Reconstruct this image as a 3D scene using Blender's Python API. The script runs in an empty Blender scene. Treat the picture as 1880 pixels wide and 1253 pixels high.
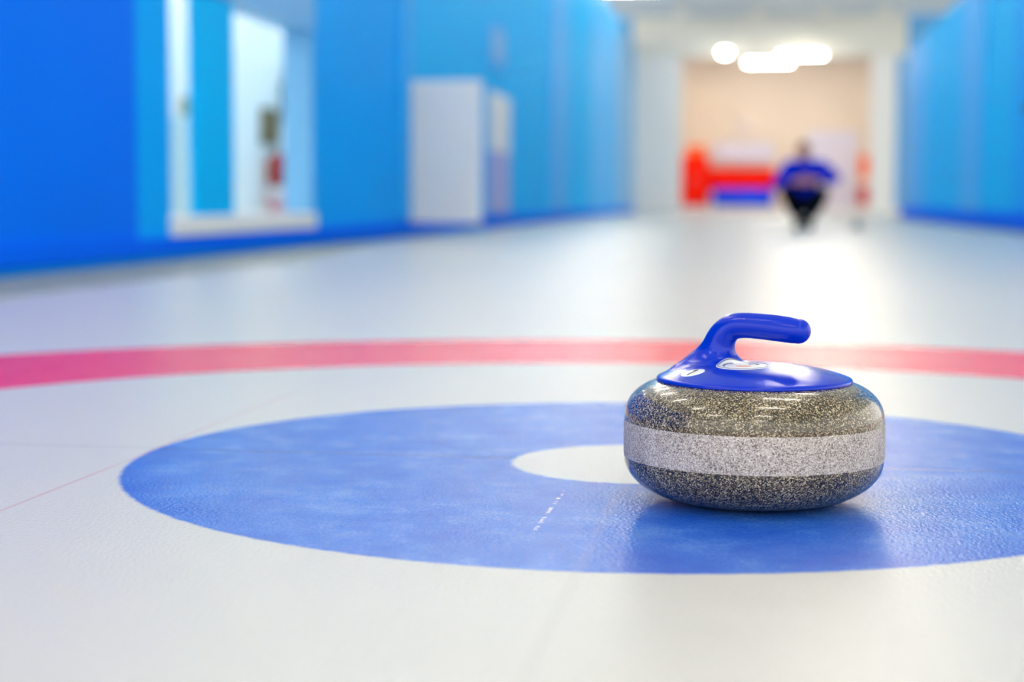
import bpy, bmesh, math, random
import numpy as np
from mathutils import Vector, Matrix
random.seed(7)
S = bpy.context.scene
COL = S.collection
PI = math.pi

# ------------------------------------------------------------------ camera
# world: x across the sheet, y along it (down the hall), z up; origin = centre of the house
cam_d = bpy.data.cameras.new('camera'); cam = bpy.data.objects.new('camera', cam_d); COL.objects.link(cam)
CAM = Vector((0.1607, -2.0305, 0.3174))
YAW, PITCH, ROLL = math.radians(8.8), 0.08347, 0.00461
cam.matrix_world = (Matrix.Translation(CAM) @ Matrix.Rotation(YAW, 4, 'Z')
                    @ Matrix.Rotation(PI/2-PITCH, 4, 'X') @ Matrix.Rotation(ROLL, 4, 'Z'))
cam_d.sensor_width = 36; cam_d.lens = 3115.2/1880*36
cam_d.clip_start = 0.05; cam_d.clip_end = 300
cam_d.dof.use_dof = True
cam_d.dof.focus_distance = 1.715
cam_d.dof.aperture_fstop = 2.9
cam_d.dof.aperture_blades = 0
S.camera = cam

# ------------------------------------------------------------------ world + exposure
w = bpy.data.worlds.new('world'); S.world = w; w.use_nodes = True
bg = w.node_tree.nodes['Background']
bg.inputs[0].default_value = (1.0, 0.965, 0.90, 1); bg.inputs[1].default_value = 1.4
S.view_settings.view_transform = 'Standard'; S.view_settings.look = 'None'
S.view_settings.gamma = 1; S.view_settings.use_curve_mapping = False
S.view_settings.exposure = 0.62
S.cycles.max_bounces = 5; S.cycles.diffuse_bounces = 4; S.cycles.glossy_bounces = 2
LAMP_E = 33.5        # emission of every strip light in the hall

# ------------------------------------------------------------------ materials
def lin(r, g, b):
    f = lambda c: (c/255/12.92) if c/255 <= 0.04045 else ((c/255+0.055)/1.055)**2.4
    return (f(r), f(g), f(b), 1)

class NT:
    """tiny node helper"""
    def __init__(s, name):
        s.m = bpy.data.materials.new(name); s.m.use_nodes = True
        s.t = s.m.node_tree; s.b = s.t.nodes['Principled BSDF']
    def n(s, typ, **kw):
        k = s.t.nodes.new(typ)
        for a, v in kw.items(): setattr(k, a, v)
        return k
    def put(s, sock, v):
        if hasattr(v, 'is_output') or isinstance(v, bpy.types.NodeSocket): s.t.links.new(v, sock)
        else: sock.default_value = v
    def math(s, op, a, b=0.0, c=None, clamp=False):
        k = s.n('ShaderNodeMath', operation=op, use_clamp=clamp)
        s.put(k.inputs[0], a); s.put(k.inputs[1], b)
        if c is not None: s.put(k.inputs[2], c)
        return k.outputs[0]
    def step(s, v, lo, hi, a=0.0, b=1.0):
        k = s.n('ShaderNodeMapRange', interpolation_type='SMOOTHSTEP')
        s.put(k.inputs[0], v); k.inputs[1].default_value = lo; k.inputs[2].default_value = hi
        k.inputs[3].default_value = a; k.inputs[4].default_value = b
        return k.outputs[0]
    def mix(s, f, a, b, mode='MIX'):
        k = s.n('ShaderNodeMix', data_type='RGBA', blend_type=mode)
        s.put(k.inputs[0], f); s.put(k.inputs[6], a); s.put(k.inputs[7], b)
        return k.outputs[2]
    def noise(s, scale, detail=3, rough=0.55, vec=None, out=0, dist=0):
        k = s.n('ShaderNodeTexNoise'); k.inputs['Scale'].default_value = scale
        k.inputs['Detail'].default_value = detail; k.inputs['Roughness'].default_value = rough
        k.inputs['Distortion'].default_value = dist
        if vec is not None: s.t.links.new(vec, k.inputs['Vector'])
        return k.outputs[out]
    def obj(s): return s.n('ShaderNodeTexCoord').outputs['Object']
    def geo(s): return s.n('ShaderNodeNewGeometry').outputs['Position']
    def ramp(s, f, stops, interp='LINEAR'):
        k = s.n('ShaderNodeValToRGB'); k.color_ramp.interpolation = interp
        e = k.color_ramp.elements
        while len(e) < len(stops): e.new(0.5)
        for q, (p, c) in zip(e, stops): q.position = p; q.color = c
        s.put(k.inputs[0], f); return k.outputs[0]
    def bump(s, h, strength=0.2, dist=0.01):
        k = s.n('ShaderNodeBump'); k.inputs['Strength'].default_value = strength
        k.inputs['Distance'].default_value = dist; s.put(k.inputs['Height'], h)
        s.t.links.new(k.outputs[0], s.b.inputs['Normal'])
    def set(s, **kw):
        for a, v in kw.items():
            s.put(s.b.inputs[{'col': 'Base Color', 'rough': 'Roughness', 'spec': 'Specular IOR Level', 'ior': 'IOR',
                              'metal': 'Metallic', 'coat': 'Coat Weight', 'coatr': 'Coat Roughness'}.get(a, a)], v)
        return s.m

def paint(name, rgb, rough=0.5, spec=0.5, var=0.06, scale=6.0, coat=0.0, coatr=0.1):
    k = NT(name); c = lin(*rgb)
    dark = tuple(x*(1-var) for x in c[:3])+(1,)
    k.set(col=k.mix(k.noise(scale, 1, vec=k.obj()), dark, c), rough=rough, spec=spec, coat=coat, coatr=coatr)
    return k.m

def emit(name, rgb, e):
    k = NT(name); k.set(col=(0.9, 0.9, 0.9, 1), rough=0.4)
    k.b.inputs['Emission Color'].default_value = lin(*rgb); k.b.inputs['Emission Strength'].default_value = e
    return k.m

def ice_mat():
    k = NT('painted_ice')
    g = k.geo(); sp = k.n('ShaderNodeSeparateXYZ'); k.t.links.new(g, sp.inputs[0]); x, y = sp.outputs[0], sp.outputs[1]
    r = k.math('SQRT', k.math('ADD', k.math('MULTIPLY', x, x), k.math('MULTIPLY', y, y)))
    wob = k.math('MULTIPLY', k.math('SUBTRACT', k.noise(60, 3, vec=g), 0.5), 0.006)
    r = k.math('ADD', r, wob)
    white = k.mix(k.noise(1.3, 1, vec=g), lin(203, 203, 196), lin(209, 209, 202))
    mot = k.noise(9, 4, 0.65, vec=g)
    fine = k.noise(260, 1, 0.7, vec=g)
    mm = k.math('ADD', k.math('MULTIPLY', mot, 0.7), k.math('MULTIPLY', fine, 0.3))
    blue = k.ramp(mm, [(0.34, lin(18, 80, 196)), (0.52, lin(44, 105, 207)), (0.68, lin(86, 136, 216))])
    red = k.ramp(mm, [(0.34, lin(232, 34, 50)), (0.66, lin(242, 62, 74))])
    def ring(a, b, wd=0.004):
        lo = k.step(r, a-wd, a+wd) if a > 0 else 1.0
        hi = k.step(r, b-wd, b+wd, 1, 0)
        return k.math('MULTIPLY', lo, hi)
    c = k.mix(ring(0.151, 0.6096), white, blue)
    c = k.mix(ring(1.2522, 1.8067, 0.006), c, red)
    def line(v, pos, wd, strength, col, c, brk=None):
        m = k.step(k.math('ABSOLUTE', k.math('SUBTRACT', v, pos)), wd*0.4, wd, 1, 0)
        m = k.math('MULTIPLY', m, strength)
        if brk is not None: m = k.math('MULTIPLY', m, brk)
        return k.mix(m, c, col)
    wav = k.math('MULTIPLY', k.math('SUBTRACT', k.noise(1.2, 1, vec=g), 0.5), 0.02)
    c = line(k.math('ADD', y, wav), 0.011, 0.008, 0.6, lin(30, 72, 150), c, ring(0.151, 0.6096))
    c = line(k.math('ADD', y, wav), 0.011, 0.005, 0.22, lin(90, 100, 120), c, k.step(r, 0.605, 0.615))
    brk = k.step(k.noise(3, 2, vec=g), 0.35, 0.6, 0.4, 1)
    c = line(k.math('ADD', x, wav), -0.612, 0.004, 0.3, lin(205, 90, 90), c, k.math('MULTIPLY', brk, k.step(y, 0.5, 1.3, 1, 0)))
    c = line(k.math('ADD', x, wav), 0.0, 0.009, 0.08, lin(150, 150, 150), c)
    # skid scratch left by a stone's edge, near the button
    yw = k.math('MULTIPLY', k.step(y, -0.50, -0.46), k.step(y, -0.24, -0.19, 1, 0))
    sb = k.step(k.noise(70, 2, vec=g), 0.45, 0.6)
    c = line(x, -0.063, 0.0028, 0.5, lin(235, 240, 246), c, k.math('MULTIPLY', yw, sb))
    k.set(col=c, ior=1.36, spec=0.5)
    k.b.inputs['Roughness'].default_value = 0.27
    h = k.noise(230, 1.5, 0.6, vec=g)
    k.bump(h, 0.85, 0.0013)
    return k.m

def granite(name, stops, rough, bump_s, coat=0.0, scale=900, rust=0.35, streak=False, blot=0.0):
    k = NT(name); o = k.obj()
    v = k.n('ShaderNodeTexVoronoi'); k.t.links.new(o, v.inputs['Vector']); v.inputs['Scale'].default_value = scale
    v.inputs['Randomness'].default_value = 1
    cr = k.n('ShaderNodeSeparateColor'); k.t.links.new(v.outputs['Color'], cr.inputs[0])
    f = k.math('ADD', k.math('MULTIPLY', cr.outputs[0], 0.62), k.math('MULTIPLY', k.noise(1500, 2, 0.7, vec=o), 0.42))
    f = k.math('ADD', f, k.math('MULTIPLY', k.math('SUBTRACT', k.noise(45, 4, 0.7, vec=o), 0.5), 0.35+blot))
    c = k.ramp(f, stops)
    # rusty and bluish drifts of mineral
    c = k.mix(k.math('MULTIPLY', k.step(k.noise(38, 4, 0.7, vec=o), 0.56, 0.72), rust), c, lin(158, 116, 78), 'SOFT_LIGHT')
    if streak:
        mp = k.n('ShaderNodeMapping'); k.t.links.new(o, mp.inputs[0]); mp.inputs['Scale'].default_value = (1, 1, 0.06)
        c = k.mix(k.step(k.noise(120, 3, vec=mp.outputs[0]), 0.52, 0.75, 0, 0.22), c, lin(150, 128, 124))
        c = k.mix(k.step(k.noise(28, 2, vec=o), 0.68, 0.75, 0, 0.35), c, lin(150, 165, 180))
    k.set(col=c, rough=rough, spec=0.5, coat=coat, coatr=0.06)
    k.bump(k.noise(1100, 1, vec=o), bump_s, 0.0006)
    return k.m

M = {}
M['ice'] = ice_mat()
# wall paints / sheeting: three blues, all semi-gloss
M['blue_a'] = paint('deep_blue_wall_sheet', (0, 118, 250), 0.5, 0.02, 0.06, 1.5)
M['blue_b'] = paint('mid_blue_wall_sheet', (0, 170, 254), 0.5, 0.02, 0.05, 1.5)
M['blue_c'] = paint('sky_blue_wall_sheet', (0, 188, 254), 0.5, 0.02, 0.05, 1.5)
M['blue_post_sheen'] = paint('pale_blue_post_and_sheen', (60, 182, 252), 0.5, 0.1, 0.05, 3)  # posts and sign; also paints the reflected sheen on far wall lengths
M['blue_base'] = paint('blue_bumper_board', (0, 108, 250), 0.7, 0.03, 0.05, 3)
M['blue_skirt'] = paint('teal_blue_foam_strip', (0, 134, 222), 0.8, 0.05, 0.1, 8)
M['pale_blue'] = paint('pale_blue_reveal_and_sheen', (104, 178, 232), 0.5)  # window reveal and far wall; also painted sheen at the wall ends
M['white'] = paint('white_wall_paint', (244, 242, 238), 0.45, 0.5, 0.03, 2)
M['wains'] = paint('very_pale_blue_wainscot', (196, 214, 214), 0.5)
M['white_gloss'] = paint('white_door_laminate', (240, 239, 238), 0.35, 0.5, 0.03, 3)
M['lilac'] = paint('lilac_laminate', (170, 172, 226), 0.45)
M['ceil'] = paint('grey_white_ceiling_sheet', (214, 222, 228), 0.6, 0.3, 0.08, 1)
M['ceil_end'] = paint('lilac_grey_ceiling', (176, 178, 214), 0.7, 0.3)
M['cream'] = paint('cream_lintel_paint', (240, 236, 224), 0.6)
M['beige'] = paint('warm_beige_plaster', (240, 226, 206), 0.7, 0.3, 0.16, 0.9)
M['step'] = paint('pinkish_white_ramp', (236, 226, 220), 0.4)
M['curb'] = paint('worn_grey_curb', (150, 162, 158), 0.6, 0.3, 0.3, 7)
M['wood'] = paint('brown_board', (128, 104, 66), 0.6, 0.3, 0.3, 20)
M['ext_red'] = paint('dark_red_enamel', (150, 26, 18), 0.3)
M['teal_dark'] = paint('dark_teal_cloth', (16, 92, 110), 0.8)
M['pink'] = paint('pinkish_plastic', (226, 176, 190), 0.5)
M['olive'] = paint('olive_plastic', (150, 160, 130), 0.6)
M['red_or'] = paint('orange_red_vinyl', (240, 26, 0), 0.6, 0.1)
M['orange'] = paint('orange_cloth', (244, 104, 30), 0.6, 0.1)
M['crimson'] = paint('crimson_vinyl', (212, 6, 40), 0.6, 0.1)
M['mat_blue'] = paint('royal_blue_mat', (0, 72, 236), 0.7, 0.05)
M['lav'] = paint('lavender_white_board', (222, 220, 236), 0.4)
M['grey_green'] = paint('grey_green_rubber', (150, 158, 150), 0.6)
M['black'] = paint('black_plastic', (16, 18, 24), 0.4)
M['metal'] = paint('galvanised_truss_metal', (196, 204, 208), 0.4)
M['metal'].node_tree.nodes['Principled BSDF'].inputs['Metallic'].default_value = 0.3
M['lamp'] = emit('lit_tube', (255, 244, 226), LAMP_E)
M['lamp_end'] = emit('lit_tube_end_room', (255, 246, 232), LAMP_E*1.1)
M['fill_side'] = emit('added_tube_side_room', (255, 240, 222), LAMP_E*0.85)  # glow of the lamps added for the side room
M['fixture'] = paint('white_lamp_housing', (225, 226, 226), 0.5)
M['handle'] = paint('glossy_royal_blue_plastic', (0, 48, 192), 0.17, 0.3, 0.03, 30, coat=0.0, coatr=0.05)
# fine orange-peel relief on the moulded plastic
_k = NT.__new__(NT); _k.m = M['handle']; _k.t = _k.m.node_tree; _k.b = _k.t.nodes['Principled BSDF']
_k.bump(_k.noise(520, 2, 0.6, vec=_k.obj()), 0.10, 0.0008)
M['sticker'] = paint('white_sticker', (238, 240, 238), 0.3)
M['ink'] = paint('black_print', (12, 14, 20), 0.4)
M['ink_blue'] = paint('navy_print', (60, 84, 140), 0.4)
M['ink_red'] = paint('faded_red_print', (214, 150, 140), 0.4)
M['gr_top'] = granite('polished_granite', [(0.27, lin(12, 10, 6)), (0.39, lin(52, 45, 30)), (0.53, lin(88, 77, 53)), (0.67, lin(126, 114, 86)), (0.86, lin(210, 200, 170))], 0.22, 0.10, coat=0.6)
M['gr_band'] = granite('hammered_granite', [(0.14, lin(48, 42, 38)), (0.27, lin(126, 118, 110)), (0.42, lin(172, 164, 155)), (0.62, lin(192, 184, 175)), (0.84, lin(226, 220, 212))], 0.62, 0.5, rust=0.2, streak=True)
M['skin'] = paint('skin', (206, 140, 120), 0.5, 0.4, 0.1, 30)
M['hair'] = paint('short_brown_hair', (96, 66, 46), 0.7, 0.3, 0.3, 60)
M['sweater'] = paint('royal_blue_knit', (0, 44, 208), 0.9, 0.05, 0.15, 40)
M['trousers'] = paint('black_cloth', (8, 18, 34), 0.9, 0.05, 0.2, 30)
M['shoe'] = paint('dark_green_shoe', (8, 50, 42), 0.8, 0.1)
M['sole'] = paint('grey_sole', (50, 56, 56), 0.8, 0.1)
M['eye'] = paint('eye_dark', (30, 24, 22), 0.3)

# ------------------------------------------------------------------ object helpers
def link(name, me, mat=None, parent=None, loc=None):
    o = bpy.data.objects.new(name, me); COL.objects.link(o)
    if me is not None and mat is not None:
        for q in (mat if isinstance(mat, (list, tuple)) else [mat]): me.materials.append(q)
    if parent is not None: o.parent = parent
    if loc is not None: o.location = loc
    return o
def thing(name, label, cat, loc=(0, 0, 0), rotz=0, group=None):
    o = bpy.data.objects.new(name, None); COL.objects.link(o); o.location = loc; o.rotation_euler = (0, 0, rotz)
    o.empty_display_size = 0.1
    return tag(o, label, cat, group)
def tag(o, label, cat, group=None, kind=None):
    o['label'] = label; o['category'] = cat
    if group: o['group'] = group
    if kind: o['kind'] = kind
    return o
def struct(o, label=None, cat=None):
    o['kind'] = 'structure'
    if label: o['label'] = label
    if cat: o['category'] = cat
    return o
def bm_box(bm, x0, x1, y0, y1, z0, z1, bev=0.0, seg=2, mi=0):
    vs = [bm.verts.new(p) for p in ((x0,y0,z0),(x1,y0,z0),(x1,y1,z0),(x0,y1,z0),(x0,y0,z1),(x1,y0,z1),(x1,y1,z1),(x0,y1,z1))]
    fs = [bm.faces.new([vs[i] for i in q]) for q in ((0,3,2,1),(4,5,6,7),(0,1,5,4),(1,2,6,5),(2,3,7,6),(3,0,4,7))]
    for f_ in fs: f_.material_index = mi
    if bev > 0:
        es = list({e for f_ in fs for e in f_.edges})
        bmesh.ops.bevel(bm, geom=es, offset=bev, segments=seg, affect='EDGES', profile=0.6)
def bm_prism(bm, pts, z0, z1, mi=0):
    """vertical prism over a plan polygon (counter-clockwise)"""
    a = [bm.verts.new((x, y, z0)) for x, y in pts]; b = [bm.verts.new((x, y, z1)) for x, y in pts]
    bm.faces.new(a[::-1]).material_index = mi; bm.faces.new(b).material_index = mi
    n = len(pts)
    for i in range(n):
        bm.faces.new((a[i], a[(i+1) % n], b[(i+1) % n], b[i])).material_index = mi
def bm_tube(bm, pts, r, n=10, cap=True, mi=0):
    pts = [Vector(p) for p in pts]; rings = []
    rr = r if isinstance(r, (list, tuple)) else [r]*len(pts)
    for i, p in enumerate(pts):
        t = (pts[min(i+1, len(pts)-1)]-pts[max(i-1, 0)]).normalized()
        u = t.orthogonal().normalized() if i == 0 else (u0 - t*u0.dot(t)).normalized()
        u0 = u; v = t.cross(u)
        rings.append([bm.verts.new(p+(u*math.cos(a)+v*math.sin(a))*rr[i]) for a in [2*PI*k/n for k in range(n)]])
    for a, b in zip(rings, rings[1:]):
        for k in range(n): bm.faces.new((a[k], a[(k+1) % n], b[(k+1) % n], b[k])).material_index = mi
    if cap: bm.faces.new(rings[0][::-1]).material_index = mi; bm.faces.new(rings[-1]).material_index = mi
def bm_lathe(bm, prof, n=48, mi=0, close=True):
    rings = []
    for r, z in prof:
        rings.append([bm.verts.new((r*math.cos(2*PI*k/n), r*math.sin(2*PI*k/n), z)) for k in range(n)] if r > 1e-6 else [bm.verts.new((0, 0, z))])
    for a, b in zip(rings, rings[1:]):
        for k in range(n):
            j = (k+1) % n
            if len(a) == 1 and len(b) == 1: continue
            if len(a) == 1: f_ = bm.faces.new((a[0], b[j], b[k]))
            elif len(b) == 1: f_ = bm.faces.new((a[k], a[j], b[0]))
            else: f_ = bm.faces.new((a[k], a[j], b[j], b[k]))
            f_.material_index = mi
def obj(name, bm, mat, parent=None, loc=None, smooth=False, rot=None):
    bmesh.ops.recalc_face_normals(bm, faces=bm.faces[:])
    me = bpy.data.meshes.new(name); bm.to_mesh(me); bm.free()
    if smooth: me.polygons.foreach_set('use_smooth', [True]*len(me.polygons))
    o = link(name, me, mat, parent, loc)
    if rot is not None: o.rotation_euler = rot
    return o
def box(name, mat, x0, x1, y0, y1, z0, z1, bev=0.0, parent=None, seg=2):
    bm = bmesh.new(); bm_box(bm, x0, x1, y0, y1, z0, z1, bev, seg); return obj(name, bm, mat, parent)

# ------------------------------------------------------------------ signed distance modelling
class SDF:
    """sum of smooth-blended round cones sampled on a grid, skinned with surface nets"""
    def __init__(s, lo, hi, h):
        s.lo = np.array(lo, float); s.h = h
        s.n = np.ceil((np.array(hi)-s.lo)/h).astype(int)+1
        s.ax = [s.lo[i]+h*np.arange(s.n[i]) for i in range(3)]
        s.D = np.full(s.n, 0.5); s.ops = []
    @staticmethod
    def cone(P, a, b, ra, rb, sc=None):
        a = np.array(a, float); b = np.array(b, float)
        if sc is not None:
            q = np.array(sc, float); P = (P-a)/q+a; b = (b-a)/q+a
        d = b-a; L = (d*d).sum()+1e-12
        t = np.clip(((P-a)@d)/L, 0, 1)
        r = np.linalg.norm(P-a-t[..., None]*d, axis=-1)-(ra+(rb-ra)*t)
        return r*(min(sc) if sc is not None else 1)
    @staticmethod
    def smin(a, b, k):
        hh = np.clip(0.5+0.5*(b-a)/k, 0, 1)
        return b*(1-hh)+a*hh-k*hh*(1-hh)
    def fn(s, f, k, lo, hi):
        """blend in the function f (points -> distance) inside the box lo..hi"""
        i0 = np.clip(np.floor((np.array(lo)-s.lo)/s.h).astype(int), 0, s.n)
        i1 = np.clip(np.ceil((np.array(hi)-s.lo)/s.h).astype(int)+1, 0, s.n)
        sl = tuple(slice(a, b) for a, b in zip(i0, i1))
        P = np.stack(np.meshgrid(*[s.ax[i][sl[i]] for i in range(3)], indexing='ij'), -1)
        s.D[sl] = s.smin(s.D[sl], f(P), k)
        s.ops.append((f, k))
    def add(s, a, b, ra, rb, k, sc=None):
        m = (max(ra, rb)*(max(sc) if sc is not None else 1))+k*1.5+s.h*2
        lo = np.minimum(a, b)-m; hi = np.maximum(a, b)+m
        s.fn(lambda P: s.cone(P, a, b, ra, rb, sc), k, lo, hi)
    def chain(s, pts, k=0.004, k0=None):
        """pts: (x, y, z, r); k0 = blend of the first piece with what is there"""
        for i in range(len(pts)-1):
            p, q = pts[i], pts[i+1]
            s.add(p[:3], q[:3], p[3], q[3], k0 if (i == 0 and k0) else k)
    def at(s, P):
        q = (P-s.lo)/s.h; i = np.clip(np.floor(q).astype(int), 0, s.n-2); t = q-i; d = 0
        for a in (0, 1):
            for b in (0, 1):
                for e in (0, 1):
                    w_ = (t[..., 0] if a else 1-t[..., 0])*(t[..., 1] if b else 1-t[..., 1])*(t[..., 2] if e else 1-t[..., 2])
                    d = d+w_*s.D[i[..., 0]+a, i[..., 1]+b, i[..., 2]+e]
        return d
    def mesh(s, name):
        D = s.D; I = D < 0
        nx, ny, nz = D.shape
        c = sum(I[a:nx-1+a, b:ny-1+b, e:nz-1+e].astype(int) for a in (0, 1) for b in (0, 1) for e in (0, 1))
        act = (c > 0) & (c < 8); idx = -np.ones(act.shape, int); ijk = np.argwhere(act); idx[act] = np.arange(len(ijk))
        acc = np.zeros((len(ijk), 3)); cnt = np.zeros(len(ijk))
        off = [(a, b, e) for a in (0, 1) for b in (0, 1) for e in (0, 1)]
        for o in off:
            for d in range(3):
                if o[d]: continue
                o2 = list(o); o2[d] = 1
                v0 = D[tuple((ijk+o).T)]; v1 = D[tuple((ijk+o2).T)]
                m = (v0 < 0) != (v1 < 0)
                t = np.where(m, v0/np.where(m, v0-v1, 1), 0)
                p = np.array(o, float)+np.zeros_like(acc); p[:, d] += t
                acc[m] += p[m]; cnt[m] += 1
        V = s.lo+s.h*(ijk+acc/cnt[:, None])
        F = []
        for d in range(3):
            u, v = (d+1) % 3, (d+2) % 3
            sl0 = [slice(None)]*3; sl1 = [slice(None)]*3; sl0[d] = slice(0, -1); sl1[d] = slice(1, None)
            a, b = I[tuple(sl0)], I[tuple(sl1)]
            for flag, rev in ((a & ~b, False), (~a & b, True)):
                e = np.argwhere(flag); e = e[(e[:, u] > 0) & (e[:, v] > 0)]
                if not len(e): continue
                def ci(du, dv):
                    q = e.copy(); q[:, u] -= du; q[:, v] -= dv; return idx[tuple(q.T)]
                quad = np.stack([ci(1, 1), ci(0, 1), ci(0, 0), ci(1, 0)], 1)
                F.append(quad[:, ::-1] if rev else quad)
        F = np.concatenate(F)
        me = bpy.data.meshes.new(name); me.from_pydata(V.tolist(), [], F.tolist()); me.update()
        me.polygons.foreach_set('use_smooth', [True]*len(me.polygons))
        return me

# ------------------------------------------------------------------ the hall (structure)
XR = [(2.78, -9), (2.70, 14.0), (2.47, 22.0), (2.45, 30.0)]          # right wall line
def xl(y): return -2.81 if y <= 9 else -2.81-0.0209*(y-9)             # left wall line
END0, END1 = 42.0, 46.5
# ice sheet
bm = bmesh.new(); bm_box(bm, -11, 12, -12, END0+0.015, -0.05, 0.0)
struct(obj('floor', bm, M['ice']), 'pale curling ice with a blue ring, white button and pink-red outer ring', 'ice')
# left wall segments (thickness .17 outward)
def wall_seg(name, mat, y0, y1, z0, z1, side=-1, label=None, th=0.17):
    bm = bmesh.new()
    n = max(1, int((y1-y0)/3)); ys = [y0+(y1-y0)*i/n for i in range(n+1)]
    if side < 0: pts = [(xl(y), y) for y in ys] + [(xl(y)-th, y) for y in reversed(ys)]
    else: pts = [(xr(y)+th, y) for y in ys] + [(xr(y), y) for y in reversed(ys)]
    if side < 0: pts = pts[::-1]
    bm_prism(bm, pts, z0, z1)
    return struct(obj(name, bm, mat), label, 'wall')
def xr(y):
    for (xa, ya), (xb, yb) in zip(XR, XR[1:]):
        if y <= yb: return xa+(xb-xa)*(y-ya)/(yb-ya)
    return XR[-1][0]
W1, W2 = 6.07, 8.65      # the window opening in the left wall
WZ0, WZ1 = 0.16, 1.40
TOPL, TOPR, TOPN = 4.3, 2.95, 2.4
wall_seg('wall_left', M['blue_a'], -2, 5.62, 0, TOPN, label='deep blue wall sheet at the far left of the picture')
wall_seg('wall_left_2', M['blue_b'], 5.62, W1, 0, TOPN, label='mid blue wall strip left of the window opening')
bm = bmesh.new(); bm_box(bm, -2.98, -2.81, W1, W2, 0, WZ0); bm_box(bm, -2.98, -2.81, W1, W2, WZ1, TOPN)
bm_box(bm, -2.84, -2.81, 6.43, 7.07, WZ0, WZ1)
struct(obj('wall_left_3', bm, M['blue_c']), 'bright blue wall panel and mullion around the window opening', 'wall')
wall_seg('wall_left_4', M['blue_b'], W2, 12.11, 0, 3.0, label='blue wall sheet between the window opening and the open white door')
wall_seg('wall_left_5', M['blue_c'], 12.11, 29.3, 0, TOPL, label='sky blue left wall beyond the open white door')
wall_seg('wall_left_6', M['blue_post_sheen'], 29.3, 36, 0, TOPL, label='left wall stretch towards the portal, its reflected sheen painted in light blue')  # paler colour stands in for grazing reflection of the bright end
wall_seg('wall_left_7', M['pale_blue'], 36, END0, 0, TOPL, label='end of the left wall beside the portal, its reflected sheen painted in palest blue')  # strongest step of the same painted reflection
for i, (ya, yb) in enumerate(((5.0, 16.6), (16.6, 25.5), (25.5, 28.3), (28.3, 30.0))):  # last two lengths have the grazing reflection put into their colour
    wall_seg('wall_right' if i == 0 else 'wall_right_%d' % (i+1), [M['blue_b'], M['blue_c'], M['blue_post_sheen'], M['pale_blue']][i], ya, yb, 0, TOPR, 1,
             label=['mid blue near part of the right wall', 'sky blue middle part of the right wall', 'far part of the right wall, its reflected sheen painted in light blue', 'end of the right wall, its reflected sheen painted in palest blue'][i])
# bumper boards and foam strips at the wall feet
def strip(name, mat, y0, y1, w_, z0, z1, side, label, cat):
    bm = bmesh.new(); n = 12; ys = [y0+(y1-y0)*i/n for i in range(n+1)]
    if side < 0: pts = [(xl(y)+w_, y) for y in ys]+[(xl(y), y) for y in reversed(ys)]
    else: pts = [(xr(y), y) for y in ys]+[(xr(y)-w_, y) for y in reversed(ys)]
    bm_prism(bm, pts, z0, z1); return struct(obj(name, bm, mat), label, cat)
strip('baseboard_left', M['blue_base'], -2, END0, 0.03, 0.045, 0.12, -1, 'saturated blue board along the foot of the left wall', 'baseboard')
strip('baseboard_right', M['blue_base'], 5, 30, 0.03, 0.045, 0.20, 1, 'saturated blue board along the foot of the right wall', 'baseboard')
strip('trim_1', M['blue_skirt'], -2, END0, 0.05, 0.0, 0.035, -1, 'teal-blue foam strip where the left wall meets the ice', 'trim')
strip('trim_2', M['blue_skirt'], 5, 30, 0.05, 0.0, 0.035, 1, 'teal-blue foam strip where the right wall meets the ice', 'trim')
bm = bmesh.new(); bm_prism(bm, [(-2.76, -9), (-2.24, -9), (-2.24, 6.5), (-2.55, 9.5), (-2.76, 9.5)], 0.0, 0.006)
struct(obj('trim_3', bm, M['curb']), 'worn grey strip between the ice and the left wall', 'trim')
strip('trim_4', M['curb'], 10, 30, 0.16, 0.0, 0.006, 1, 'thin grey-beige strip at the foot of the right wall', 'trim')
# pale blue posts on the walls
def post(n_, y0, y1, side, z1, label):
    bm = bmesh.new()
    if side < 0: bm_prism(bm, [(xl(y0), y0), (xl(y0)+0.03, y0+0.02), (xl(y1)+0.03, y1-0.02), (xl(y1), y1)][::-1], 0.16, z1)
    else: bm_prism(bm, [(xr(y0), y0), (xr(y0)-0.03, y0+0.02), (xr(y1)-0.03, y1-0.02), (xr(y1), y1)], 0.2, z1)
    struct(obj('trim_%d' % n_, bm, M['blue_post_sheen']), label, 'trim')
post(5, 11.60, 11.86, -1, 3.0, 'pale blue vertical strip just left of the open white door')
post(6, 22.4, 24.6, -1, TOPL, 'pale blue vertical strip on the far left wall')
post(8, 18.7, 20.6, 1, TOPR, 'pale blue vertical strip on the right wall')

# window frame in the left wall: sill, header, far jamb
wf = box('window_1', M['white'], -2.985, -2.775, W1-0.02, W2+0.02, 0.125, 0.225, 0.008)
struct(wf, 'opening in the left blue wall with a white sill and pale surround', 'window')
o = box('window_header', M['pale_blue'], -2.99, -2.785, W1-0.02, W2+0.02, 1.39, 1.62, 0.006, wf)
o = box('window_jamb', M['pale_blue'], -2.99, -2.80, W2-0.02, W2+0.02, 0.225, 1.39, 0.004, wf)
# room seen through the opening
bm = bmesh.new(); bm_box(bm, -5.9, -3.0, 4.0, 17.9, 0.10, 0.13)
struct(obj('floor_2', bm, M['white']), 'pale floor of the side room behind the window opening', 'floor')
bm = bmesh.new(); bm_box(bm, -5.15, -5.0, 4.0, 18.0, 0.13, 4.0)
struct(obj('wall_side_room', bm, M['white']), 'white wall of the side room seen through the window opening', 'wall')
bm = bmesh.new(); bm_box(bm, -5.15, -3.35, 17.9, 18.05, 0.13, 4.0)
struct(obj('wall_side_room_2', bm, M['white']), 'white end wall of the side room', 'wall')
bm = bmesh.new(); bm_box(bm, -4.999, -4.97, 11.0, 13.2, 0.13, 1.0)
struct(obj('trim_10', bm, M['wains']), 'pale blue wainscot in the side room', 'trim')

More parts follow.
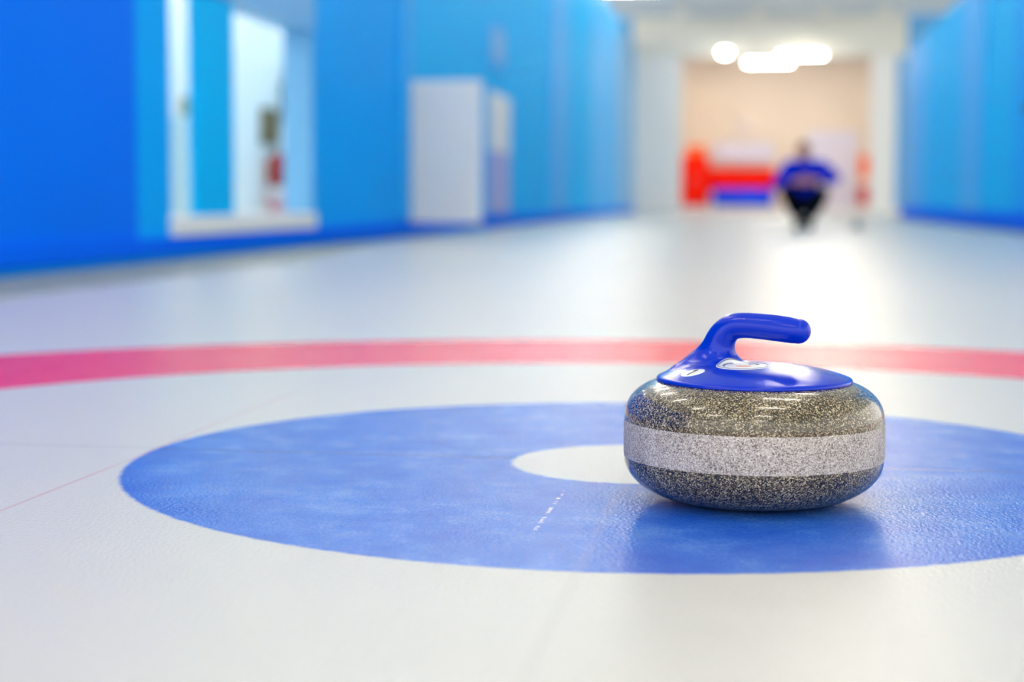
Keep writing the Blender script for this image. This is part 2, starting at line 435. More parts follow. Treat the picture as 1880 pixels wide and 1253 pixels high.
# open door leaf standing out from the left wall
dl = box('door_1', M['white_gloss'], -2.87, -2.26, 11.90, 11.94, 0.12, 1.297, 0.006)
struct(dl, 'open white door leaf standing out from the left blue wall', 'door')
bm = bmesh.new(); bm_tube(bm, [(-2.32, 11.90, 0.72), (-2.32, 11.86, 0.72), (-2.39, 11.86, 0.72)], 0.008, 8)
obj('door_handle', bm, M['fixture'], dl, smooth=True)
# narrow door flat on the wall further on
bm = bmesh.new(); ya, yb = 16.33, 17.95
bm_prism(bm, [(xl(ya), ya), (xl(yb), yb), (xl(yb)+0.03, yb), (xl(ya)+0.03, ya)][::-1], 0.85, 1.5)
d2 = struct(obj('door_2', bm, M['white_gloss']), 'narrow white door with a lilac lower half, right of the open white door', 'door')
bm = bmesh.new(); bm_prism(bm, [(xl(ya), ya), (xl(yb), yb), (xl(yb)+0.03, yb), (xl(ya)+0.03, ya)][::-1], 0.16, 0.85)
obj('lower_panel', bm, M['lilac'], d2)

# ceiling, portal, end room
bm = bmesh.new(); bm_box(bm, -8, 9, -8, END0, 5.0, 5.08)
for i in range(24):      # folded ribs of the sheet, part of its surface
    y = -4.5+i*2.0; bm_box(bm, -8, 9, y, y+0.12, 4.93, 5.0)
struct(obj('ceiling', bm, M['ceil']), 'grey-white ribbed ceiling of the curling hall', 'ceiling')
bm = bmesh.new()
bm_box(bm, -3.55, 3.34, END0, END0+0.35, 3.96, 5.0)
struct(obj('trim_11', bm, M['cream']), 'white lintel over the opening at the far end', 'trim')
bm = bmesh.new(); bm_box(bm, -3.55, -2.30, END0, END0+0.35, 0, 3.96)
struct(obj('wall_portal_left', bm, M['white']), 'white pier on the left of the far opening', 'wall')
bm = bmesh.new(); bm_box(bm, 2.495, 3.1, END0, END0+0.35, 0, 3.96)
struct(obj('wall_portal_right', bm, M['white']), 'white pier on the right of the far opening', 'wall')
bm = bmesh.new(); bm_box(bm, 3.1, 9, END0+0.1, END0+0.25, 0, 5.0); bm_box(bm, -8, -3.55, END0+0.1, END0+0.25, 0, 5.0)
struct(obj('wall_far', bm, M['pale_blue']), 'pale blue far wall on both sides of the white portal', 'wall')
bm = bmesh.new(); bm_box(bm, -3.35, 3.6, END0+0.02, END1+0.2, -0.05, 0.148)
struct(obj('floor_3', bm, M['step']), 'raised pinkish-white floor of the end room', 'floor')
bm = bmesh.new(); bm_box(bm, -3.4, 3.6, END1, END1+0.2, 0.1, 4.38)
struct(obj('wall_end', bm, M['beige']), 'warm beige wall at the very end of the hall', 'wall')
bm = bmesh.new(); bm_box(bm, -3.5, -3.35, END0+0.35, END1, 0.1, 4.38); bm_box(bm, 3.45, 3.6, END0+0.35, END1, 0.1, 4.38)
struct(obj('wall_end_room', bm, M['beige']), 'beige side walls of the end room', 'wall')
bm = bmesh.new(); bm_box(bm, -3.5, 3.6, END0+0.35, END1, 4.28, 4.38)
struct(obj('ceiling_2', bm, M['ceil_end']), 'lilac-grey ceiling of the end room', 'ceiling')

# ------------------------------------------------------------------ lamps
def strip_light(name, label, loc, length=1.2, mat='lamp', group=None, ry=0):
    t = thing(name, label, 'lamp', loc, ry, group)
    L = length/2
    bm = bmesh.new(); bm_box(bm, -L-0.03, L+0.03, -0.09, 0.09, -0.05, 0.02, 0.01); obj('housing', bm, M['fixture'], t)
    for s_ in (-0.045, 0.045):
        bm = bmesh.new(); bm_tube(bm, [(-L, s_, -0.075), (L, s_, -0.075)], 0.024, 10); obj('tube', bm, M[mat], t, smooth=True)
    return t
G = 'strip lights under the hall ceiling'
first = None
def copy_thing(root, loc, label=None, group=None):
    r = root.copy(); COL.objects.link(r); r.location = loc
    if label: r['label'] = label
    if group: r['group'] = group
    for ch in list(root.children):
        c = ch.copy(); COL.objects.link(c); c.parent = r
    return r
spots = []
y = -7.0
while y < 36:
    for x in (-3.0, 1.0): spots.append((x, y))
    y += 3.0
for i, (x, y) in enumerate(spots):
    lab = 'white twin-tube strip light hanging under the hall ceiling'
    if first is None: first = strip_light('strip_light', lab, (x, y, 4.90), group=G)
    else: copy_thing(first, (x, y, 4.90), lab, G)
# end room
GE = 'glowing tubes inside the far opening'
strip_light('tube_lamp', 'brightest glowing tube lamp in the far opening, lower one of two', (-0.10, 43.0, 3.96), 1.12, 'lamp_end', GE)
tl2 = strip_light('tube_lamp', 'glowing tube lamp before the far opening, upper right one of two', (0.73, 41.4, 4.015), 1.05, 'lamp_end', GE)
for sx in (-0.4, 0.4):
    bm = bmesh.new(); bm_tube(bm, [(sx, 0, 0.0), (sx, 0, 0.99)], 0.01, 6); obj('rod', bm, M['metal'], tl2)
t = thing('ceiling_spot', 'small round glowing lamp left of the two tubes in the far opening', 'lamp', (-1.177, 41.4, 4.05))
bm = bmesh.new(); bm_lathe(bm, [(0, -0.10), (0.07, -0.09), (0.11, -0.05), (0.11, 0.0), (0, 0.0)], 24); obj('bulb', bm, M['lamp_end'], t, smooth=True)
bm = bmesh.new(); bm_lathe(bm, [(0.13, 0.0), (0.13, 0.04), (0.02, 0.08), (0.012, 0.12), (0.012, 0.955), (0, 0.955)], 24); obj('housing', bm, M['fixture'], t, smooth=True)
for yy in (43.2,):  # unseen lamps, added to brighten the end room walls
    for xx in (-2.2, 0.1, 2.4):
        strip_light('added_end_light', 'added strip light hidden behind the lintel to brighten the end room', (xx, yy, 4.26), 1.12, 'lamp_end', 'added unseen lights of the end room')
# unseen lamps added to brighten the side room
for yy in (6.0, 8.5, 11.0, 13.5, 16.0):
    strip_light('strip_light', 'added unseen strip light brightening the side room behind the left wall', (-3.9, yy, 3.0), 1.2, 'fill_side', 'added side room fill lights')

# ------------------------------------------------------------------ things beyond
# side room, seen through the opening
t = thing('notice_board', 'narrow brown board above the dark red extinguisher, seen through the opening', 'board', (-4.995, 14.9, 0))
bm = bmesh.new(); bm_box(bm, 0.0, 0.03, -0.30, 0.30, 0.86, 1.23, 0.004); obj('panel', bm, M['wood'], t)
t = thing('fire_extinguisher', 'dark red fire extinguisher seen through the opening in the left wall', 'extinguisher', (-4.86, 14.75, 0.43))
bm = bmesh.new(); bm_lathe(bm, [(0, 0), (0.08, 0.0), (0.10, 0.015), (0.10, 0.27), (0.08, 0.32), (0.03, 0.345), (0.03, 0.36), (0, 0.36)], 28); obj('cylinder', bm, M['ext_red'], t, smooth=True)
bm = bmesh.new(); bm_box(bm, -0.015, 0.015, -0.06, 0.05, 0.36, 0.385, 0.004); bm_box(bm, -0.012, 0.012, -0.06, 0.06, 0.395, 0.41, 0.003); obj('valve', bm, M['black'], t)
bm = bmesh.new(); bm_tube(bm, [(0, 0.05, 0.37), (0, 0.11, 0.34), (0, 0.125, 0.22), (0, 0.11, 0.08)], 0.012, 8); obj('hose', bm, M['black'], t, smooth=True)
bm = bmesh.new(); bm_tube(bm, [(-0.14, 0.0, 0.2), (0.0, 0.0, 0.2)], 0.012, 8); obj('bracket', bm, M['black'], t)
t = thing('storage_tub', 'small pinkish tub on the side room floor below the extinguisher', 'tub', (-4.84, 14.75, 0.13))
bm = bmesh.new(); bm_lathe(bm, [(0, 0), (0.09, 0), (0.12, 0.2), (0.125, 0.2), (0.125, 0.215), (0.11, 0.215), (0.085, 0.01), (0, 0.01)], 24); obj('shell', bm, M['pink'], t, smooth=True)
# dark teal jacket on a hook
t = thing('jacket', 'dark teal jacket hanging on a hook in the side room', 'jacket', (-5.0, 15.46, 0))
sd = SDF((-0.05, -0.25, 1.05), (0.2, 0.25, 1.75), 0.012)
sd.chain([(0.07, 0, 1.66, 0.05), (0.07, 0, 1.5, 0.075), (0.07, 0, 1.15, 0.07)], 0.03)
for s_ in (-1, 1): sd.chain([(0.07, 0.03*s_, 1.60, 0.045), (0.06, 0.12*s_, 1.5, 0.04), (0.06, 0.14*s_, 1.2, 0.035)], 0.02)
link('cloth', sd.mesh('cloth'), M['teal_dark'], t)
bm = bmesh.new(); bm_tube(bm, [(0, 0, 1.70), (0.06, 0, 1.70), (0.08, 0, 1.74)], 0.008, 8); obj('hook', bm, M['metal'], t)
t = thing('wall_clock', 'small olive-grey round wall dial in the side room', 'dial', (-4.995, 12.35, 1.12))
bm = bmesh.new(); bm_lathe(bm, [(0, 0), (0.09, 0), (0.09, 0.03), (0.08, 0.035), (0, 0.035)], 28); obj('case', bm, M['olive'], t, rot=(0, PI/2, 0))
# pale sign high on the left wall
t = thing('wall_sign', 'small pale blue sign high on the left wall above the narrow door', 'sign', (xl(16.9), 16.9, 2.04))
bm = bmesh.new(); bm_box(bm, 0.005, 0.03, -0.55, 0.55, -0.26, 0.22, 0.02); obj('plate', bm, M['blue_post_sheen'], t)
bm = bmesh.new(); bm_box(bm, 0.03, 0.036, -0.45, 0.45, -0.18, 0.14, 0.001); obj('inset', bm, M['pale_blue'], t)
# dark fixture on the right wall
t = thing('wall_bracket', 'small dark fixture on the right blue wall at the picture edge', 'fixture', (xr(15.4)-0.01, 15.4, 1.22))
bm = bmesh.new(); bm_box(bm, -0.05, 0.006, -0.08, 0.08, -0.05, 0.05, 0.008); obj('box', bm, M['black'], t)
bm = bmesh.new(); bm_tube(bm, [(-0.05, 0, 0), (-0.09, 0, 0.01)], [0.02, 0.03], 12); obj('nozzle', bm, M['black'], t)

# end room things
Z0 = 0.148
t = thing('cabinet', 'tall orange-red cabinet at the left of the far opening', 'cabinet', (-2.08, 45.6, Z0))
bm = bmesh.new(); bm_box(bm, -0.36, 0.36, 0, 0.5, 0.05, 1.40, 0.02); obj('body', bm, M['red_or'], t)
for s_ in (-1, 1):
    bm = bmesh.new(); bm_box(bm, s_*0.18-0.165, s_*0.18+0.165, -0.02, 0, 0.08, 1.36, 0.004); dd = obj('door', bm, M['red_or'], t)
    bm = bmesh.new(); bm_box(bm, s_*0.04-0.008, s_*0.04+0.008, -0.04, -0.02, 0.65, 0.8, 0.003); obj('handle', bm, M['metal'], dd)
bm = bmesh.new(); bm_box(bm, -0.34, 0.34, 0.03, 0.47, 0, 0.05); obj('plinth', bm, M['crimson'], t)
t = thing('box', 'orange carton on top of the tall orange-red cabinet', 'carton', (-2.08, 45.85, Z0+1.40))
bm = bmesh.new(); bm_box(bm, -0.22, 0.22, -0.15, 0.15, 0, 0.28, 0.006); obj('carton', bm, M['orange'], t)
bm = bmesh.new(); bm_box(bm, -0.222, 0.222, -0.02, 0.02, 0.276, 0.284); obj('tape', bm, M['beige'], t)
# red bench with high back
t = thing('bench', 'long orange-red bench with a padded back in the end room', 'bench', (-0.80, 45.6, Z0))
bm = bmesh.new(); bm_box(bm, -0.92, 0.92, 0.42, 0.56, 0.55, 1.07, 0.05, 4); obj('backrest', bm, M['red_or'], t, smooth=False)
bm = bmesh.new(); bm_box(bm, -0.92, 0.92, 0.0, 0.46, 0.40, 0.55, 0.04, 4); obj('seat', bm, M['crimson'], t)
bm = bmesh.new(); bm_box(bm, -0.88, 0.88, 0.05, 0.42, 0.10, 0.40, 0.01); obj('base', bm, M['lav'], t)
for sx in (-1, 1):
    for sy in (0.1, 0.38):
        bm = bmesh.new(); bm_box(bm, sx*0.8-0.03, sx*0.8+0.03, sy-0.03, sy+0.03, 0, 0.10); obj('leg', bm, M['metal'], t)
t = thing('rolled_mat', 'royal blue rolled mat lying in front of the orange-red bench', 'mat', (-0.75, 45.1, Z0+0.24))
bm = bmesh.new()
bm_lathe(bm, [(0.06, -0.80), (0.10, -0.815), (0.16, -0.805), (0.22, -0.81), (0.24, -0.79), (0.24, 0.79), (0.22, 0.81), (0.16, 0.805), (0.10, 0.815), (0.06, 0.80), (0.06, -0.80)], 40)
obj('roll', bm, M['mat_blue'], t, smooth=True, rot=(0, PI/2, 0))
for s_ in (-0.45, 0.45):
    bm = bmesh.new(); bm_lathe(bm, [(0.24, s_-0.02), (0.246, s_-0.02), (0.246, s_+0.02), (0.24, s_+0.02)], 40); obj('strap', bm, M['mat_blue'], t, rot=(0, PI/2, 0))
# hanging rounded sign
t = thing('hanging_board', 'lavender-white rounded board hanging above the bench', 'sign', (-0.77, 46.40, 0))
bm = bmesh.new(); bm_box(bm, -0.82, 0.82, -0.04, 0.0, 1.38, 1.93, 0.018, 3)
obj('board', bm, M['lav'], t)
bm = bmesh.new(); bm_tube(bm, [(-0.35, 0, 1.92), (0, 0, 2.38)], 0.02, 8); bm_tube(bm, [(0.35, 0, 1.92), (0, 0, 2.38)], 0.02, 8); obj('cord', bm, M['lav'], t)
bm = bmesh.new(); bm_lathe(bm, [(0, -0.1), (0.1, -0.1), (0.1, 0.0), (0, 0.0)], 20); obj('disc', bm, M['lav'], t, rot=(PI/2, 0, 0), loc=(0, -0.02, 2.42))
# white door in the end wall
d3 = box('door_3', M['lav'], 1.00, 2.37, END1-0.06, END1, Z0, 2.25, 0.01)
struct(d3, 'wide pale lavender-white door in the end wall, right of the crouching person', 'door')
bm = bmesh.new(); bm_tube(bm, [(1.11, END1-0.06, 1.15), (1.11, END1-0.11, 1.15), (1.23, END1-0.11, 1.15)], 0.012, 8); obj('door_handle', bm, M['metal'], d3)
# banner by the right pier
t = thing('banner', 'narrow upright banner, orange above and red below, beside the right white pier', 'banner', (2.56, 45.9, Z0))
bm = bmesh.new(); bm_box(bm, -0.15, 0.13, -0.012, 0.012, 0.80, 1.42, 0.003); obj('upper_cloth', bm, M['orange'], t)
bm = bmesh.new(); bm_box(bm, -0.15, 0.13, -0.012, 0.012, 0.58, 0.80, 0.0); obj('middle_cloth', bm, M['beige'], t)
bm = bmesh.new(); bm_box(bm, -0.15, 0.13, -0.012, 0.012, 0.06, 0.58, 0.003); obj('lower_cloth', bm, M['crimson'], t)
bm = bmesh.new(); bm_tube(bm, [(0.14, 0.02, 0), (0.14, 0.02, 1.5)], 0.014, 8); obj('pole', bm, M['metal'], t)
bm = bmesh.new(); bm_box(bm, -0.14, 0.2, -0.14, 0.16, 0, 0.03, 0.005); obj('base', bm, M['metal'], t)
# small cone on the ice
t = thing('marker_cone', 'small grey-green marker standing on the ice right of the crouching person', 'marker', (1.035, 16.9, 0.0))
bm = bmesh.new(); bm_lathe(bm, [(0, 0.0), (0.085, 0.0), (0.085, 0.01), (0.06, 0.02), (0.03, 0.13), (0.02, 0.14), (0, 0.14)], 24); obj('cone', bm, M['grey_green'], t, smooth=True)
# ------------------------------------------------------------------ ceiling truss pieces near the portal
for i, x in enumerate((-2.2, -0.4, 1.2, 2.6)):
    t = thing('pendant_unit', ['leftmost', 'second from the left', 'third from the left', 'rightmost'][i]+' of the four pale boxes under the ceiling before the portal', 'ceiling unit', (x, 39.4, 4.93), group='pale boxes under the ceiling before the portal')
    bm = bmesh.new(); bm_box(bm, -0.14, 0.14, -0.2, 0.2, -0.20, -0.02, 0.02); obj('body', bm, M['cream'], t)
    bm = bmesh.new(); bm_tube(bm, [(0, 0, -0.03), (0, 0, 0.01)], 0.02, 8); obj('rod', bm, M['metal'], t)

# ------------------------------------------------------------------ the person crouching on the ice
P = thing('person', 'person crouching on the ice in a blue jumper and black trousers, hands clasped', 'person', (0.462, 16.95, 0.0), -0.03)
# facing -y (towards the house); x = picture right
body = SDF((-0.42, -0.42, -0.02), (0.46, 0.40, 1.0), 0.0052)
cl = SDF((-0.42, -0.40, 0.15), (0.46, 0.40, 0.90), 0.007)      # jumper
tr = SDF((-0.36, -0.42, 0.02), (0.38, 0.40, 0.60), 0.007)      # trousers
hips = (0.0, 0.16, 0.30); chest = (0.0, 0.06, 0.62); neck = (-0.005, 0.02, 0.745)
head = (-0.015, -0.02, 0.845)
sh = {-1: (-0.165, 0.06, 0.695), 1: (0.175, 0.06, 0.695)}
el = {-1: (-0.285, -0.06, 0.50), 1: (0.325, -0.03, 0.565)}
wr = {-1: (-0.075, -0.235, 0.525), 1: (0.095, -0.235, 0.53)}
kn = {-1: (-0.185, -0.20, 0.40), 1: (0.205, -0.19, 0.40)}
an = {-1: (-0.047, -0.02, 0.085), 1: (0.052, -0.05, 0.085)}
# trunk
body.add(hips, (0, 0.14, 0.40), 0.115, 0.11, 0.03, (1.25, 0.95, 1))
body.add((0, 0.14, 0.40), chest, 0.105, 0.125, 0.03, (1.2, 0.85, 1))
body.add(chest, (0, 0.05, 0.68), 0.12, 0.09, 0.03, (1.3, 0.8, 1))
body.add((0, 0.04, 0.69), (-0.008, 0.012, 0.79), 0.058, 0.05, 0.03)
# head: cranium, jaw, nose, brows, lips, ears, eye sockets
body.add((-0.015, 0.0, 0.865), (-0.015, 0.012, 0.862), 0.078, 0.078, 0.02, (0.92, 1.12, 1.1))
body.add((-0.015, -0.035, 0.815), (-0.015, -0.055, 0.795), 0.052, 0.038, 0.025)
body.add((-0.015, -0.085, 0.86), (-0.015, -0.105, 0.828), 0.008, 0.014, 0.01)
for s_ in (-1, 1):
    body.add((-0.015+0.01*s_, -0.082, 0.873), (-0.015+0.045*s_, -0.068, 0.872), 0.008, 0.007, 0.008)
    body.add((-0.015+0.073*s_, 0.008, 0.868), (-0.015+0.079*s_, 0.014, 0.838), 0.014, 0.009, 0.006)
body.add((-0.037, -0.083, 0.803), (0.007, -0.083, 0.803), 0.007, 0.007, 0.006)
for s_ in (-1, 1):
    body.chain([sh[s_]+(0.05,), tuple((a+b)/2 for a, b in zip(sh[s_], el[s_]))+(0.044,), el[s_]+(0.038,)], 0.02, 0.04)
    body.chain([el[s_]+(0.038,), tuple(a*0.6+b*0.4 for a, b in zip(el[s_], wr[s_]))+(0.036,), wr[s_]+(0.026,)], 0.01)
    # palm and five fingers closing over the other hand
    w_ = Vector(wr[s_]); inn = -s_
    pc = w_+Vector((inn*0.045, -0.02, 0.0))
    body.add(tuple(w_), tuple(pc), 0.024, 0.03, 0.012, None)
    body.add(tuple(pc+Vector((0, 0, 0.025))), tuple(pc+Vector((0, 0, -0.03))), 0.019, 0.018, 0.01)
    for j in range(4):
        z_ = 0.033-0.022*j; ln = (0.040, 0.045, 0.042, 0.033)[j]
        off = 0.0 if s_ > 0 else 0.009
        a = pc+Vector((inn*0.008, -0.012-off, z_)); b = a+Vector((inn*ln*0.55, -0.016, 0.002)); c = b+Vector((inn*ln*0.6, 0.014, -0.006))
        body.chain([tuple(a)+(0.0095,), tuple(b)+(0.009,), tuple(c)+(0.008,)], 0.003, 0.006)
    a = pc+Vector((-inn*0.012, -0.012, 0.034)); b = a+Vector((inn*0.022, -0.018, 0.016)); c = b+Vector((inn*0.02, 0.0, 0.006))
    body.chain([tuple(a)+(0.012,), tuple(b)+(0.010,), tuple(c)+(0.009,)], 0.003, 0.008)
    # legs
    hp = (0.09*s_, 0.13, 0.30)
    body.chain([hp+(0.085,), tuple((a+b)/2 for a, b in zip(hp, kn[s_]))+(0.075,), kn[s_]+(0.055,)], 0.02, 0.03)
    body.chain([kn[s_]+(0.055,), (kn[s_][0]*0.72, kn[s_][1]*0.55+0.01, 0.28, 0.056), (kn[s_][0]*0.42, kn[s_][1]*0.2-0.0, 0.17, 0.042), an[s_]+(0.034,)], 0.012)
    body.chain([an[s_]+(0.034,), (an[s_][0]+0.01*s_, an[s_][1]-0.10, 0.045, 0.032), (an[s_][0]+0.015*s_, an[s_][1]-0.17, 0.032, 0.026)], 0.012)
link('body', body.mesh('body'), M['skin'], P)
# jumper
cl.add((0, 0.15, 0.34), (0, 0.14, 0.42), 0.125, 0.12, 0.03, (1.25, 0.98, 1))
cl.add((0, 0.14, 0.42), chest, 0.12, 0.14, 0.03, (1.22, 0.9, 1))
cl.add(chest, (0, 0.05, 0.685), 0.135, 0.10, 0.03, (1.35, 0.85, 1))
cl.add((0, 0.045, 0.70), (-0.004, 0.03, 0.745), 0.075, 0.062, 0.03)
for s_ in (-1, 1):
    m1 = tuple((a+b)/2 for a, b in zip(sh[s_], el[s_])); m2 = tuple(a*0.5+b*0.5 for a, b in zip(el[s_], wr[s_]))
    w2 = tuple(a*0.7+b*0.3 for a, b in zip(el[s_], wr[s_]))
    cl.chain([sh[s_]+(0.072,), m1+(0.068,), el[s_]+(0.062,)], 0.03, 0.05)
    cl.chain([el[s_]+(0.062,), m2+(0.058,), w2+(0.040,)], 0.015)
link('jumper', cl.mesh('jumper'), M['sweater'], P)['label'] = 'royal blue long-sleeved jumper'
# trousers
tr.add((0, 0.155, 0.29), (0, 0.145, 0.38), 0.128, 0.12, 0.03, (1.28, 0.98, 1))
for s_ in (-1, 1):
    hp = (0.09*s_, 0.13, 0.30)
    tr.chain([hp+(0.098,), tuple((a+b)/2 for a, b in zip(hp, kn[s_]))+(0.088,), kn[s_]+(0.068,)], 0.02, 0.03)
    tr.chain([kn[s_]+(0.068,), (kn[s_][0]*0.72, kn[s_][1]*0.55+0.01, 0.28, 0.074), (kn[s_][0]*0.42, kn[s_][1]*0.2, 0.17, 0.062), (an[s_][0], an[s_][1], 0.10, 0.05)], 0.012)
link('trousers', tr.mesh('trousers'), M['trousers'], P)['label'] = 'black trousers'
for s_ in (-1, 1):
    sd = SDF((-0.2, -0.32, -0.01), (0.2, 0.12, 0.18), 0.005)
    ax_, ay = an[s_][0], an[s_][1]
    sd.chain([(ax_, ay+0.02, 0.05, 0.046), (ax_+0.008*s_, ay-0.08, 0.048, 0.043), (ax_+0.015*s_, ay-0.175, 0.043, 0.038)], 0.02)
    sd.add((ax_, ay, 0.06), (ax_, ay, 0.105), 0.044, 0.044, 0.02)
    so = link('shoe', sd.mesh('shoe'), M['shoe'], P); so['label'] = 'dark green shoe'
    bm = bmesh.new(); pts = []
    for k_ in range(24):
        a = 2*PI*k_/24; yy = math.sin(a)*0.14-0.077; wd = 0.043 if yy > -0.08 else 0.045
        pts.append((ax_+0.008*s_+math.cos(a)*wd, ay+yy))
    bm_prism(bm, pts, 0.0, 0.014); obj('sole', bm, M['sole'], so)
# hair cap
sd = SDF((-0.13, -0.12, 0.80), (0.10, 0.14, 0.98), 0.005)
sd.add((-0.015, 0.012, 0.878), (-0.015, 0.02, 0.874), 0.080, 0.080, 0.01, (0.94, 1.12, 1.1))
me = sd.mesh('hair'); bm = bmesh.new(); bm.from_mesh(me)
bmesh.ops.delete(bm, geom=[v for v in bm.verts if v.co.z < 0.86+max(0, -(v.co.y))*0.75], context='VERTS'); bm.to_mesh(me); bm.free()
link('hair', me, M['hair'], P)
for s_ in (-1, 1):
    bm = bmesh.new(); bmesh.ops.create_icosphere(bm, subdivisions=2, radius=0.008); obj('eye', bm, M['eye'], P, loc=(-0.015+0.03*s_, -0.079, 0.858), smooth=True)

# ------------------------------------------------------------------ the curling stone
ST = thing('curling_stone', 'large granite curling stone with a glossy blue handle on the blue ring', 'curling stone', (0.1407, -0.2261, 0.0))
RS, ZB, ZT, RC, ZC, NL, NU, R0 = 0.1366, 0.0470, 0.0855, 0.1024, 0.1302, 2.05, 2.33, 0.062
lo = []
for i in range(0, 41):
    a = PI/2*i/40
    lo.append((R0+(RS-R0)*math.sin(a)**(2/NL), 0.0005+(ZB-0.0005)*(1-math.cos(a)**(2/NL))))
up = []
for i in range(0, 41):
    a = PI/2*i/40
    up.append((RC-0.03+(RS-RC+0.03)*math.cos(a)**(2/NU), ZT+(ZC-ZT)*math.sin(a)**(2/NU)))
cup = [(0.0, 0.010), (0.045, 0.008), (0.056, 0.0025), (0.060, 0.0002)]
bm = bmesh.new(); bm_lathe(bm, cup+lo, 160)
lower = obj('lower_body', bm, M['gr_top'], ST, smooth=True); lower['label'] = 'dark polished granite underside'
bm = bmesh.new(); bm_lathe(bm, [lo[-1], (RS+0.0004, ZB+0.003), (RS+0.0005, (ZB+ZT)/2), (RS+0.0004, ZT-0.003), up[0]], 160)
bandm = obj('striking_band', bm, M['gr_band'], ST, smooth=True); bandm['label'] = 'rough pale grey striking band'
bm = bmesh.new(); bm_lathe(bm, up+[(0.0, ZC)], 160)
upper = obj('upper_body', bm, M['gr_top'], ST, smooth=True); upper['label'] = 'polished olive-grey granite top'
# plate and handle: one moulding
RP, ZR, HP = 0.1032, 0.1294, 0.0150
hd = SDF((-0.116, -0.116, 0.118), (0.116, 0.116, 0.214), 0.00135)
def plate(Q):
    r = np.hypot(Q[..., 0], Q[..., 1]); rc = np.minimum(r, RP)
    top = ZR+0.0012+HP*(1-(rc/RP)**2.7)
    sl = HP*2.7*(rc/RP)**1.7/RP
    d1 = (Q[..., 2]-top)/np.sqrt(1+sl*sl); d2 = (ZR-0.0030)-Q[..., 2]; d3 = r-RP
    sm = lambda a, b, k: -SDF.smin(-a, -b, k)
    return sm(sm(d1, d3, 0.0030), d2, 0.0012)
hd.fn(plate, 0.0001, (-0.12, -0.12, 0.11), (0.12, 0.12, 0.22))
neck_pts = [(px_, py_, pz_-0.0045*min(1, (pz_-0.135)/0.03), pr_) for px_, py_, pz_, pr_ in [(-0.0490, 0.024, 0.140, 0.0185), (-0.0440, 0.021, 0.152, 0.0172), (-0.0395, 0.019, 0.165, 0.0164), (-0.0345, 0.016, 0.177, 0.0150),
            (-0.0255, 0.012, 0.1865, 0.0136), (-0.0120, 0.006, 0.1895, 0.0132), (0.0080, -0.002, 0.1892, 0.0134), (0.0270, -0.010, 0.1880, 0.0137), (0.0450, -0.018, 0.1862, 0.0132)]]
def catmull(P, m):
    P = [np.array(p) for p in P]; P = [2*P[0]-P[1]]+P+[2*P[-1]-P[-2]]; out = []
    for i in range(1, len(P)-2):
        for t in np.arange(m)/m:
            a, b, c, d = P[i-1:i+3]
            out.append(0.5*((2*b)+(c-a)*t+(2*a-5*b+4*c-d)*t*t+(3*b-a-3*c+d)*t**3))
    return out+[P[-2]]
grip_pts = catmull(neck_pts, 3)
def grip(Q):
    d = None
    for p, q in zip(grip_pts, grip_pts[1:]):
        c = SDF.cone(Q, p[:3], q[:3], p[3], q[3]); d = c if d is None else SDF.smin(d, c, 0.0012)
    return d
def foot(Q): return SDF.cone(Q, (-0.050, 0.022, 0.142), (-0.080, 0.014, 0.1345), 0.013, 0.003)
hd.fn(grip, 0.026, (-0.105, -0.065, 0.11), (0.075, 0.085, 0.22))
hd.fn(foot, 0.016, (-0.12, -0.12, 0.11), (0.12, 0.12, 0.22))
ho = link('handle', hd.mesh('handle'), M['handle'], ST); ho['label'] = 'glossy royal blue handle and cap plate'
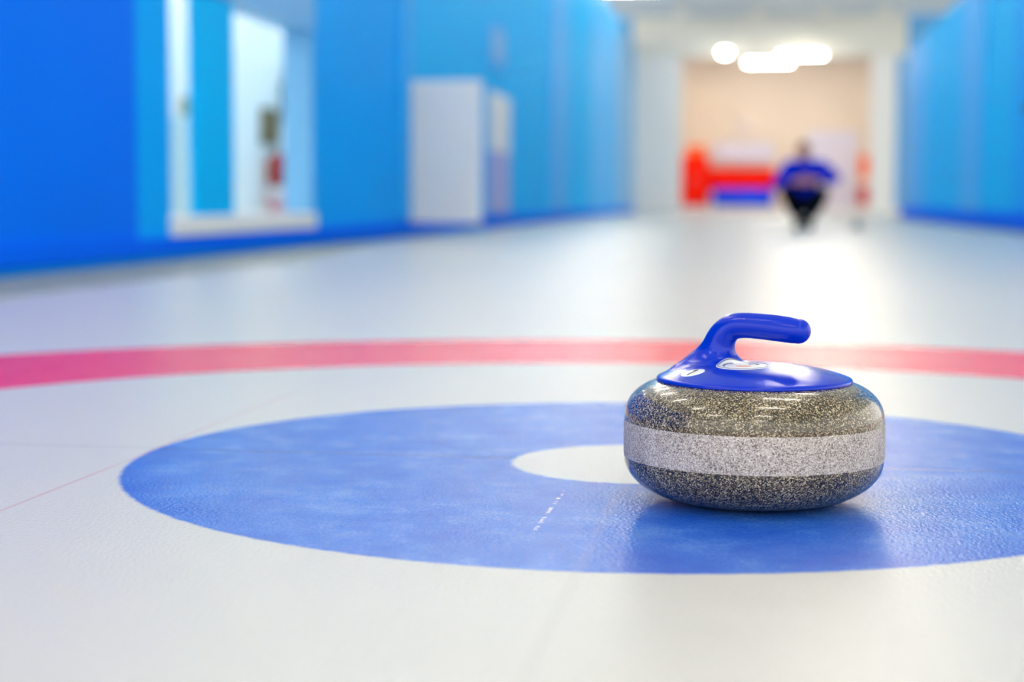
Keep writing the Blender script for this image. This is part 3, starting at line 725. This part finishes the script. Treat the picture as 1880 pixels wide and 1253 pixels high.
# stickers hug the moulding
def surf_z(x, y, z1=0.165):
    x = np.asarray(x, float); y = np.asarray(y, float); z = np.full(x.shape, z1)
    for _ in range(60):
        d = hd.at(np.stack([x, y, z], -1)); z = z-np.maximum(d, -0.002)*0.8
    return z
def decal(name, mat, polys, parent, lift, z1=0.165, ring=None):
    """polys: list of (outline points in plate xy); filled as fans of concentric loops, draped on the surface"""
    bm = bmesh.new()
    for pts in polys:
        pts = np.array(pts); c = pts.mean(0); K = 7; rows = []
        for k in range(K+1):
            q = c+(pts-c)*(k/K)
            if k == 0: q = c[None]
            z = surf_z(q[:, 0], q[:, 1], z1)+lift
            rows.append([bm.verts.new((a, b, e)) for (a, b), e in zip(q, z)])
        n = len(pts)
        for k in range(1, K+1):
            for i in range(n):
                j = (i+1) % n
                if k == 1: bm.faces.new((rows[0][0], rows[1][i], rows[1][j]))
                else: bm.faces.new((rows[k-1][i], rows[k][i], rows[k][j], rows[k-1][j]))
        ed = [bm.verts.new(v.co-Vector((0, 0, 0.0006))) for v in rows[K]]
        for i in range(n): bm.faces.new((rows[K][i], ed[i], ed[(i+1) % n], rows[K][(i+1) % n]))
    return obj(name, bm, mat, parent, smooth=True)
def circ(cx, cy, rx, ry, n=48, a0=0.0): return [(cx+rx*math.cos(2*PI*k/n), cy+ry*math.sin(2*PI*k/n)) for k in range(n)]
def band_poly(pts, wd):
    """stroke along a polyline as a list of small quads"""
    out = []
    for (xa, ya), (xb, yb) in zip(pts, pts[1:]):
        d = Vector((xb-xa, yb-ya)); nrm = Vector((-d.y, d.x)).normalized()*wd/2
        out.append([(xa-nrm.x, ya-nrm.y), (xb-nrm.x, yb-nrm.y), (xb+nrm.x, yb+nrm.y), (xa+nrm.x, ya+nrm.y)])
    return out
NX, NY = -0.0625, -0.045
decal('number_sticker', M['sticker'], [circ(NX, NY, 0.0125, 0.0125)], ho, 0.0004)
u = Vector((0.0060, 0.0080)); vv = Vector((-0.0022, -0.0010))
a_ = Vector((NX, NY))-u*0.85; b_ = Vector((NX, NY))+u*0.85
decal('printed_number', M['ink'], band_poly([tuple(a_), tuple(b_)], 0.0014)+band_poly([tuple(b_), tuple(b_+Vector((-0.0042, -0.0012)))], 0.0016), ho, 0.0009)
LX, LY = -0.0115, -0.0225
decal('logo_sticker', M['sticker'], [circ(LX, LY, 0.0280, 0.0270, 64)], ho, 0.0004)
ringp = circ(LX, LY, 0.0262, 0.0252, 64); ringp.append(ringp[0])
decal('printed_ring', M['ink_blue'], band_poly(ringp, 0.0007), ho, 0.0008)
arc = [(LX-0.007+0.013*math.cos(a), LY-0.002+0.014*math.sin(a)) for a in [PI*1.15-i*0.22 for i in range(9)]]
decal('printed_arc', M['ink_blue'], band_poly(arc, 0.0016), ho, 0.0009)
decal('printed_mark', M['ink_blue'], band_poly([(LX+0.006, LY+0.006), (LX+0.012, LY+0.010), (LX+0.016, LY+0.004)], 0.0022), ho, 0.0009)
decal('printed_patch', M['ink_red'], [circ(LX+0.001, LY-0.010, 0.008, 0.0028, 20)], ho, 0.0009)
